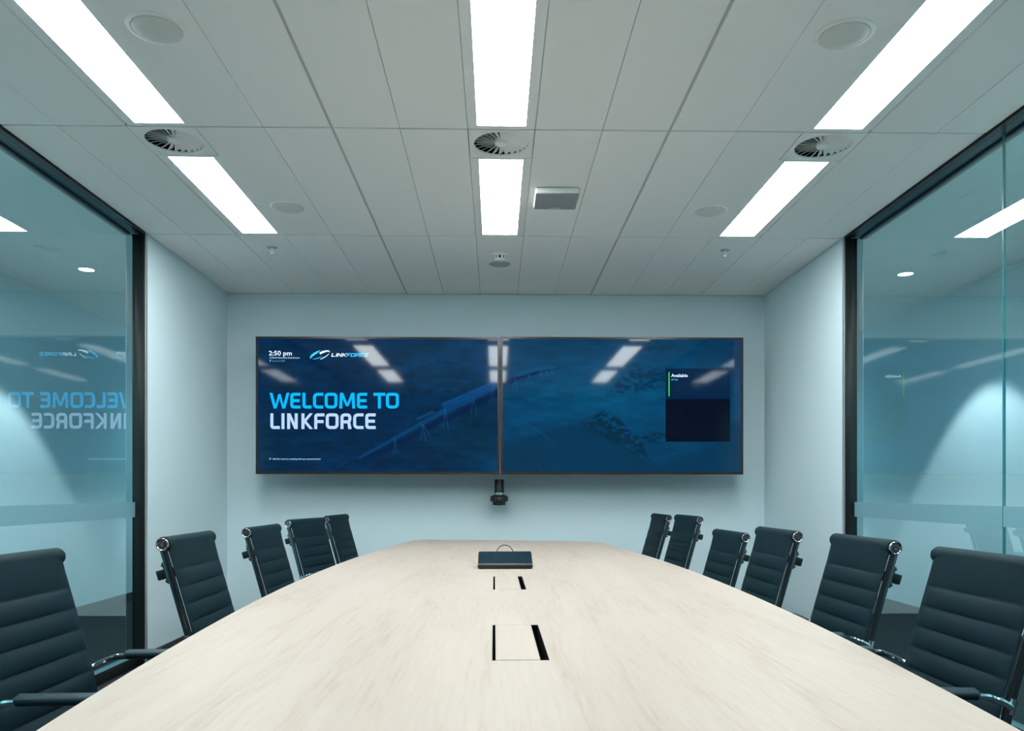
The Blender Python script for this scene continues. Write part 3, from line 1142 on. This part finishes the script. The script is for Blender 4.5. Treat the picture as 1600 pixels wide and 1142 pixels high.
bm = bmesh.new()
flat_poly(bm, [(420, 716), (421.6, 715.2), (423.2, 715.2), (424, 716), (422.6, 718.4), (421.6, 718.4)], YS, o1)
obj('wireless_icon', bm, M['dim_glow'], scl, smooth=False, fixn=False)

o2 = tr.location
bm = bmesh.new()
flat_poly(bm, [(1040, 575.5), (1141, 575.5), (1141, 623.5), (1040, 623.5)], YT + .0055, o2)
obj('card_header', bm, M['panel_hi'], scr, smooth=False, fixn=False)
bm = bmesh.new()
flat_poly(bm, [(1040, 623.5), (1141, 623.5), (1141, 690), (1040, 690)], YT + .0055, o2)
obj('card_body', bm, M['panel_lo'], scr, smooth=False, fixn=False)
bm = bmesh.new()
flat_poly(bm, [(1044.6, 581.5), (1046.2, 581.5), (1046.2, 619), (1044.6, 619)], YS, o2)
obj('status_bar', bm, M['green_glow'], scr, smooth=False, fixn=False)
text_on('status_lettering', 'Available', 1048.8, 588.9, 5.0, M['white_glow'], scr, YS, .014, 26)
text_on('hours_lettering', 'All day', 1048.9, 594.1, 2.6, M['sky_glow'], scr, YS, .006, 10.6)

# ------------------------------------------------------------------ conference camera below the displays
YCAM = 6.42
p = at(780, 768, YCAM)
t = thing('conference_camera', 'small black video conference camera on the wall below the displays', 'camera', (p.x, YCAM, p.z))
K = YCAM / F
zz_ = lambda py: (768 - py) * K
bm = bmesh.new()
add_lathe(bm, [(0, zz_(749)), (.034, zz_(749)), (.037, zz_(750)), (.038, zz_(769.6)), (0, zz_(769.6))], 32)
obj('lens_housing', bm, M['camblack'], t)
bm = bmesh.new()
add_lathe(bm, [(0, zz_(769.6)), (.036, zz_(769.6)), (.036, zz_(772.6)), (0, zz_(772.6))], 32)
obj('band', bm, M['camband'], t)
bm = bmesh.new()
add_lathe(bm, [(0, zz_(772.6)), (.040, zz_(772.6)), (.062, zz_(774.6)), (.071, zz_(775.6)), (.072, zz_(782.6)), (.064, zz_(783.4)), (.053, zz_(783.6)),
               (.052, zz_(789)), (.02, zz_(789.4)), (0, zz_(790.2))], 40)
obj('base', bm, M['camblack'], t)
obj('wall_arm', boxes(((-.025, .03, zz_(782)), (.025, YB - YCAM, zz_(776))), bevel=.003), M['camblack'], t)
bm = bmesh.new()
add_box(bm, (-.006, -.0735, zz_(779.2)), (.006, -.0705, zz_(778.2)))
obj('maker_mark', bm, M['camband'], t, smooth=False)

# ------------------------------------------------------------------ boardroom table
TZ = H - .34
table = thing('boardroom_table', 'long boat shaped boardroom table with pale oak veneer top', 'table', (.044, 3.05, 0), math.radians(.12))
CUTS = []
for y0, y1 in ((1.626, 2.055), (2.80, 3.233)):
    CUTS.append((-.053, .059, y0 - 3.05, y1 - 3.05))


def half(y):
    return .800 - .0275 * y * y


outl = []
YF_L, YF_R, YNR = 2.66, 2.46, -2.55
for k in range(41):                                   # left side, near to far
    y = YNR + (YF_L - .10 - YNR) * k / 40
    outl.append((-half(y) + .012 * 0, y))
xl, xr = -half(YF_L), half(YF_R)
for k in range(1, 7):                                 # rounded far left corner
    t_ = k / 6
    a, b, c = Vector(outl[40]), Vector((xl, YF_L)), Vector((xl + .13, YF_L - .006))
    q = a * (1 - t_) ** 2 + b * 2 * t_ * (1 - t_) + c * t_ * t_
    outl.append((q.x, q.y))
for k in range(1, 9):
    t_ = k / 9
    x = (xl + .13) + (xr - .17 - xl - .13) * t_
    outl.append((x, YF_L + (YF_R - YF_L) * (x - xl) / (xr - xl) + .015 * math.sin(PI * t_)))
a0 = Vector((xr - .17, YF_R + .008))
c0 = Vector((half(YF_R - .24), YF_R - .24))
for k in range(0, 7):
    t_ = k / 6
    q = a0 * (1 - t_) ** 2 + Vector((xr, YF_R)) * 2 * t_ * (1 - t_) + c0 * t_ * t_
    outl.append((q.x, q.y))
for k in range(1, 41):
    y = (YF_R - .24) + (YNR - YF_R + .24) * k / 40
    outl.append((half(y), y))


def slab_with_holes(poly, holes, z0, z1):
    bm = bmesh.new()
    loops = [poly] + [[(h[0], h[2]), (h[1], h[2]), (h[1], h[3]), (h[0], h[3])] for h in holes]
    es = []
    lv = []
    for L in loops:
        vs = [bm.verts.new((x, y, z1)) for x, y in L]
        lv.append(vs)
        for i in range(len(vs)):
            es.append(bm.edges.new((vs[i], vs[(i + 1) % len(vs)])))
    bmesh.ops.triangle_fill(bm, edges=es, use_beauty=True)
    top = list(bm.faces)
    low = {}
    for vs in lv:
        for v in vs:
            low[v] = bm.verts.new((v.co.x, v.co.y, z0))
    for f in top:
        bm.faces.new([low[v] for v in reversed(f.verts)])
    for vs in lv:
        for i in range(len(vs)):
            a, b = vs[i], vs[(i + 1) % len(vs)]
            bm.faces.new((a, b, low[b], low[a]))
    return bm


obj('table_top', slab_with_holes(outl, [(a - .002, b + .002, c - .002, d + .002) for a, b, c, d in CUTS], TZ - .032, TZ), M['wood'], table, smooth=False)
for i, (xa, xb, ya, yb) in enumerate(CUTS):
    bm = bmesh.new()                                    # dark cable box under the opening
    d = .0018
    add_box(bm, (xa - d, ya - d, TZ - .13), (xb + d, yb + d, TZ - .126))
    for lo, hi in (((xa - d, ya - d), (xa, yb + d)), ((xb, ya - d), (xb + d, yb + d)), ((xa, ya - d), (xb, ya)), ((xa, yb), (xb, yb + d))):
        add_box(bm, (*lo, TZ - .126), (*hi, TZ - .0004))
    obj('cable_box', bm, M['dark'], table, smooth=False)
    obj('cable_lid', boxes(((xa + .005, ya + .002, TZ - .012), (xb - .016, yb - .002, TZ + .0006)), bevel=.0008, seg=1), M['wood'], table, smooth=False)
    # brush seal and a few sockets seen in the wide slot
    bm = bmesh.new()
    rnd = random.Random(4 + i)
    for k in range(5):
        y = ya + (yb - ya) * (k + .5) / 5
        add_box(bm, (xb - .016, y - .018, TZ - .08), (xb - .003, y + .018, TZ - .055 + rnd.uniform(-.01, .01)), bevel=.002, seg=1)
    obj('socket_strip', bm, M['bracket'], table)
for y in (-1.95, 1.75):
    obj('pedestal', boxes(((-.35, y - .3, .03), (.35, y + .3, TZ - .033)), bevel=.006), M['wood'], table, smooth=False)
    obj('plinth', boxes(((-.32, y - .27, 0), (.32, y + .27, .03))), M['black'], table, smooth=False)
obj('modesty_panel', boxes(((-.015, -1.65, .12), (.015, 1.45, TZ - .15))), M['wood'], table, smooth=False)

# touch controller on the table
pf = at(789.5, 889, 3.54)
t = thing('touch_controller', 'dark tilted touch screen controller lying on the table centre line', 'controller', (pf.x, 3.54, TZ))
W2 = .121
bm = bmesh.new()
prof = [(0, .004), (0, .018), (.006, .024), (.145, .066), (.150, .060), (.148, .004)]
add_prism(bm, prof, -W2, W2, lambda q, x: (x, q[0], q[1]))
bmesh.ops.bevel(bm, geom=[e for e in bm.edges if abs(e.verts[0].co.x - e.verts[1].co.x) < 1e-5], offset=.003, segments=2, affect='EDGES')
obj('body', bm, M['touchbody'], t)
bm = bmesh.new()
sl = (.066 - .024) / (.145 - .006)
zt = lambda y: .024 + (y - .006) * sl
add_prism(bm, [(.007, zt(.007) - .001), (.007, zt(.007) + .0012), (.144, zt(.144) + .0012), (.144, zt(.144) - .001)], -W2 + .003, W2 - .003,
          lambda q, x: (x, q[0], q[1]))
obj('glass', bm, M['touch'], t, smooth=False)
bm = bmesh.new()
for xa, xb, ya, yb in ((-.108, -.03, .120, .124), (-.09, -.075, .102, .106), (-.058, -.04, .100, .106), (-.088, -.074, .072, .076), (-.058, -.036, .070, .074),
                       (-.03, -.018, .085, .09), (.02, .03, .108, .116), (.034, .05, .118, .123)):
    add_prism(bm, [(ya, zt(ya) + .0011), (ya, zt(ya) + .0016), (yb, zt(yb) + .0016), (yb, zt(yb) + .0011)], xa, xb, lambda q, x: (x, q[0], q[1]))
obj('screen_icons', bm, M['touch_ui'], t, smooth=False)
bm = bmesh.new()
add_tube(bm, crom([(-.04, .146, .045), (-.037, .165, .066), (-.022, .18, .086), (0, .185, .093), (.022, .18, .086), (.037, .165, .066), (.040, .17, .03), (.03, .20, .006),
                   (.01, .26, .004)], 5), .0024, 8)
obj('cable', bm, M['cable'], t)
bm = bmesh.new()
for x in (-.11, .11):
    for y in (.015, .135):
        add_lathe(bm, [(0, 0), (.007, 0), (.007, .006), (0, .006)], 10, Matrix.Translation((x, y, 0)))
obj('feet', bm, M['black'], t)

# ------------------------------------------------------------------ chairs
PROF = [(-.272, .906), (-.228, .755), (-.184, .600), (-.170, .535), (-.142, .484), (-.095, .455), (-.02, .443), (.10, .441), (.20, .443), (.262, .437), (.292, .415)]
prof = [Vector((a, 0, b)) for a, b in PROF]
prof = crom(prof, 10)
S = [0.0]
for a, b in zip(prof, prof[1:]):
    S.append(S[-1] + (b - a).length)


def along(s):
    """point and forward normal of the sling profile at arc length s"""
    s = max(0, min(S[-1], s))
    i = max(j for j in range(len(S)) if S[j] <= s + 1e-9)
    i = min(i, len(prof) - 2)
    f = (s - S[i]) / (S[i + 1] - S[i])
    q = prof[i].lerp(prof[i + 1], f)
    d = (prof[i + 1] - prof[i]).normalized()
    d0 = (prof[max(i - 1, 0) + 1] - prof[max(i - 1, 0)]).normalized()
    d = (d + d0).normalized()
    return q, Vector((-d.z, 0, d.x)) * 1.0, d


HWF = .214                  # half width of the upholstery
RIB = .0575


def sling(bm, s0, s1, seams, pre=0.0):
    """padded sling between arc lengths, bulging between the seams"""
    ns = max(8, int((s1 - s0) / .0048))
    ts = [-1, -.985, -.94, -.8, -.45, 0, .45, .8, .94, .985, 1]
    rows_f, rows_b = [], []
    for i in range(ns + 1):
        s = s0 + (s1 - s0) * i / ns
        q, n, d = along(s)
        n = -n if n.x < 0 and n.z < .2 else n
        if n.dot(Vector((.6, 0, .8))) < 0:
            n = -n
        lo = max([x for x in seams if x <= s + 1e-6], default=s0 - pre)
        hi = min([x for x in seams if x > s + 1e-6], default=s1)
        u = (s - lo) / max(hi - lo, 1e-6)
        bulge = max(0.0, math.sin(PI * min(1, max(0, u)))) ** .42
        rf, rb = [], []
        for t_ in ts:
            edge = math.sqrt(max(0, 1 - abs(t_) ** 7))
            lat = .35 + .65 * (1 - abs(t_) ** 3)
            if pre:                                 # flat across where the pad wraps over the top
                f = min(1, s / .09)
                lat = 1 + (lat - 1) * f * f * (3 - 2 * f)
            th = (.004 + .0105 * bulge * lat) * edge
            rf.append(bm.verts.new(q + n * th + Vector((0, t_ * HWF, 0))))
            rb.append(bm.verts.new(q - n * (.006 * edge + .0005) + Vector((0, t_ * HWF, 0))))
        rows_f.append(rf)
        rows_b.append(rb)
    m = len(ts)
    for i in range(ns):
        for j in range(m - 1):
            bm.faces.new((rows_f[i][j], rows_f[i][j + 1], rows_f[i + 1][j + 1], rows_f[i + 1][j]))
            bm.faces.new((rows_b[i][j + 1], rows_b[i][j], rows_b[i + 1][j], rows_b[i + 1][j + 1]))
        for j in (0, m - 1):
            bm.faces.new((rows_f[i][j], rows_f[i + 1][j], rows_b[i + 1][j], rows_b[i][j]))
    for i in (0, ns):
        for j in range(m - 1):
            bm.faces.new((rows_f[i][j], rows_b[i][j], rows_b[i][j + 1], rows_f[i][j + 1]))


def make_chair():
    t = thing('office_chair', 'chair', 'chair')
    s_bend = .50
    seams_b = [.092 + RIB * k for k in range(8)]
    seams_b = [x for x in seams_b if x < s_bend - .02]
    bm = bmesh.new()
    sling(bm, .0, s_bend, seams_b, pre=.09)
    # roll over the top edge
    RC_ = prof[0] - along(.02)[1] * (.0105 if along(.02)[1].x > 0 else -.0105)
    e = HWF - .002
    add_tube(bm, [(RC_.x, y, RC_.z) for y in (-e - .004, -e - .003, -e, e, e + .003, e + .004)], [.0225, .0240, .0245, .0245, .0240, .0225], 24)
    obj('backrest', bm, M['leather'], t, angle=60)
    bm = bmesh.new()
    sling(bm, s_bend + .004, S[-1], [s_bend + .004 + RIB * k for k in range(1, 7)])
    obj('seat', bm, M['leather'], t, angle=60)
    for s in (-1, 1):
        # flat side rail following the sling
        bm = bmesh.new()
        y0 = s * (HWF + .004)
        pr = None
        n = 60
        for i in range(n + 1):
            q, nn, d = along(.012 + (S[-1] - .012) * i / n)
            if nn.dot(Vector((.6, 0, .8))) < 0:
                nn = -nn
            hx, hy = .011, .0055
            cs = [(-1, -.55), (-1, .55), (-.55, 1), (.55, 1), (1, .55), (1, -.55), (.55, -1), (-.55, -1)]
            ring = [bm.verts.new(q + nn * (a * hx - .0135) + Vector((0, y0 + b * hy, 0))) for a, b in cs]
            if pr:
                for k in range(8):
                    bm.faces.new((pr[k], pr[(k + 1) % 8], ring[(k + 1) % 8], ring[k]))
            else:
                bm.faces.new(ring)
            pr = ring
        bm.faces.new(pr[::-1])
        obj('side_rail', bm, M['rail'], t, angle=30)
        # round end cap with a recessed screw
        bm = bmesh.new()
        mt = Matrix.Translation((RC_.x, s * (HWF + .0022), RC_.z)) @ Matrix.Rotation(-s * PI / 2, 4, 'X')
        add_lathe(bm, [(0, 0), (.0200, 0), (.0208, .002), (.0206, .007), (.0190, .0095), (.0165, .0085), (.0145, .0055), (.009, .0055), (.0075, .008), (.004, .008),
                       (.003, .005), (0, .005)], 28, mt)
        obj('end_cap', bm, M['cap'], t, angle=40)
        # clamp plate behind the rail
        bm = bmesh.new()
        q, nn, d = along(.09)
        if nn.x < 0:
            nn = -nn
        R = Matrix((( d.x, 0, nn.x), (d.y, 1, nn.y), (d.z, 0, nn.z))).to_4x4()
        mt = Matrix.Translation(q + Vector((0, s * (HWF + .004), 0)) - nn * .0105) @ R
        add_box(bm, (-.036, -.005, -.020), (.036, .005, -.012), mt, bevel=.002, seg=1)
        add_lathe(bm, [(0, -.024), (.004, -.024), (.0045, -.019), (0, -.019)], 10, mt @ Matrix.Translation((-.026, 0, 0)))
        add_lathe(bm, [(0, -.024), (.004, -.024), (.0045, -.019), (0, -.019)], 10, mt @ Matrix.Translation((.026, 0, 0)))
        obj('clamp', bm, M['rail'], t)
        # arm loop: bracket on the rail, tube forward, pad, tube back under the seat
        ya, yo = s * (HWF + .004), s * (HWF + .030)
        bm = bmesh.new()
        path = crom([(-.202, ya, .590), (-.185, s * (HWF + .018), .602), (-.15, yo, .618), (-.105, yo, .626), (.10, yo, .628), (.165, yo, .620), (.205, yo, .586), (.212, yo, .53),
                     (.195, yo, .465), (.15, s * (HWF + .03), .432), (.10, ya, .425)], 6)
        add_tube(bm, path, .0085, 10)
        add_tube(bm, [(-.206, ya, .612), (-.196, ya + s * .003, .578)], .0105, 10)
        arm = obj('armrest', bm, M['chrome'], t)
        bm = bmesh.new()
        P = crom([(-.108, yo, .6265), (-.08, yo, .6275), (.06, yo, .629), (.13, yo, .626), (.158, yo, .621)], 5)
        pr = None
        for i, q in enumerate(P):
            k = min(1, .72 + i * .14, .72 + (len(P) - 1 - i) * .14)
            ring = [bm.verts.new(q + Vector((0, math.cos(a) * .0185 * k, .004 + math.sin(a) * .0135 * k))) for a in [2 * PI * j / 14 for j in range(14)]]
            if pr:
                for j in range(14):
                    bm.faces.new((pr[j], pr[(j + 1) % 14], ring[(j + 1) % 14], ring[j]))
            else:
                bm.faces.new(ring)
            pr = ring
        bm.faces.new(pr[::-1])
        obj('arm_pad', bm, M['armpad'], arm, angle=50)
    # stretcher bar across the back
    bm = bmesh.new()
    q, nn, d = along(.092)
    if nn.x < 0:
        nn = -nn
    R = Matrix(((d.x, 0, nn.x), (d.y, 1, nn.y), (d.z, 0, nn.z))).to_4x4()
    add_box(bm, (-.016, -HWF - .010, -.056), (.016, HWF + .010, -.0245), Matrix.Translation(q) @ R, bevel=.004)
    obj('back_stretcher', bm, M['bracket'], t)
    bm = bmesh.new()
    add_box(bm, (-.02, -HWF - .012, .420), (.06, HWF + .012, .434), bevel=.004)
    add_box(bm, (-.07, -.07, .385), (.10, .07, .424), bevel=.01)
    obj('seat_bracket', bm, M['rail'], t)
    bm = bmesh.new()
    add_lathe(bm, [(0, .10), (.026, .10), (.026, .25), (.018, .255), (.018, .39), (0, .39)], 18)
    obj('gas_column', bm, M['chrome'], t)
    for k in range(5):
        a = 2 * PI * k / 5 + .3
        mt = Matrix.Rotation(a, 4, 'Z')
        bm = bmesh.new()
        v = []
        for x, hw, z0, z1 in ((.015, .024, .085, .125), (.16, .018, .075, .105), (.29, .012, .066, .086)):
            v.append([bm.verts.new((x, sy * hw, z)) for sy, z in ((-1, z0), (1, z0), (.7, z1), (-.7, z1))])
        for p_, q_ in zip(v, v[1:]):
            for j in range(4):
                bm.faces.new((p_[j], p_[(j + 1) % 4], q_[(j + 1) % 4], q_[j]))
        bm.faces.new(v[0])
        bm.faces.new(v[-1][::-1])
        bmesh.ops.transform(bm, matrix=mt, verts=bm.verts)
        obj('base_leg', bm, M['chrome'], t)
        bm = bmesh.new()
        for s in (-1, 1):
            add_lathe(bm, [(0, -.008), (.022, -.008), (.0265, -.004), (.0265, .004), (.022, .008), (0, .008)], 16,
                      Matrix.Translation((.275, s * .013, .0265)) @ Matrix.Rotation(PI / 2, 4, 'X'))
        add_tube(bm, [(.282, 0, .03), (.282, 0, .07)], .006, 8)
        bmesh.ops.transform(bm, matrix=mt, verts=bm.verts)
        obj('caster', bm, M['camblack'], t)
    return t


# near and far top corners in plan: the chair back runs between them
# (label, X near, Y near, X far, Y far, height offset)
SEATS = [
    ('black ribbed office chair nearest the camera on the left, cut by the frame edge', -1, -1.2, 1.79, -1.19, 2.22, 0),
    ('black ribbed office chair on the left in front of the white wall, second from camera', -1, -1.058, 2.60, -1.062, 3.03, 0.008),
    ('black ribbed office chair on the left in the middle, standing apart from both neighbours', -1, -1.103, 3.6, -1.085, 4.05, -0.007),
    ('black ribbed office chair on the left overlapping the farthest left chair', -1, -1.164, 4.55, -1.06, 4.99, -0.005),
    ('farthest black ribbed office chair on the left, partly hidden by its neighbour', -1, -1.075, 5.15, -1.03, 5.6, -0.001),
    ('black ribbed office chair nearest the camera on the right, cut by the frame edge', 1, 1.236, 1.80, 1.232, 2.23, 0),
    ('black ribbed office chair on the right before the black glass frame, second from camera', 1, 1.246, 2.51, 1.243, 2.94, 0),
    ('black ribbed office chair on the right before the white return wall, third from camera', 1, 1.1825, 3.15, 1.176, 3.6, -0.0025),
    ('lower set black ribbed office chair on the right, fourth from camera', 1, 1.195, 3.85, 1.172, 4.3, -0.0456),
    ('black ribbed office chair on the right, second from the far end', 1, 1.19, 4.7, 1.155, 5.15, 0.008),
    ('farthest black ribbed office chair on the right, narrow looking beside the display wall', 1, 1.136, 5.3, 1.122, 5.75, -0.001),
    ('black office chair at the lower left frame corner, only its arm pad showing', -1, -1.16, 1.0, -1.16, 1.43, 0),
    ('black office chair at the lower right frame corner, only its chrome arm showing', 1, 1.05, 1.0, 1.05, 1.43, 0),
]
proto = make_chair()
for i, (lab, side, xn, yn, xf, yf, dz) in enumerate(SEATS):
    d = Vector((xf - xn, yf - yn)).normalized()
    mid = Vector(((xn + xf) / 2, (yn + yf) / 2))
    # forward axis (local +x) points to the table
    fwd = Vector((d.y, -d.x)) if side < 0 else Vector((-d.y, d.x))
    rz = math.atan2(fwd.y, fwd.x)
    org = mid + fwd * .276
    if i == 0:
        o = proto
        o.location = (org.x, org.y, dz)
        o.rotation_euler = (0, 0, rz)
    else:
        o = dup(proto, (org.x, org.y, dz), rz)
    tag(o, lab, 'chair', 'black office chairs around the table')
    if dz:
        # a lower gas lift: the base stays on the floor
        for c in [k for k in C.objects if k.parent == o]:
            if c.name.split('.')[0] in ('base_leg', 'caster'):
                c.location.z -= dz
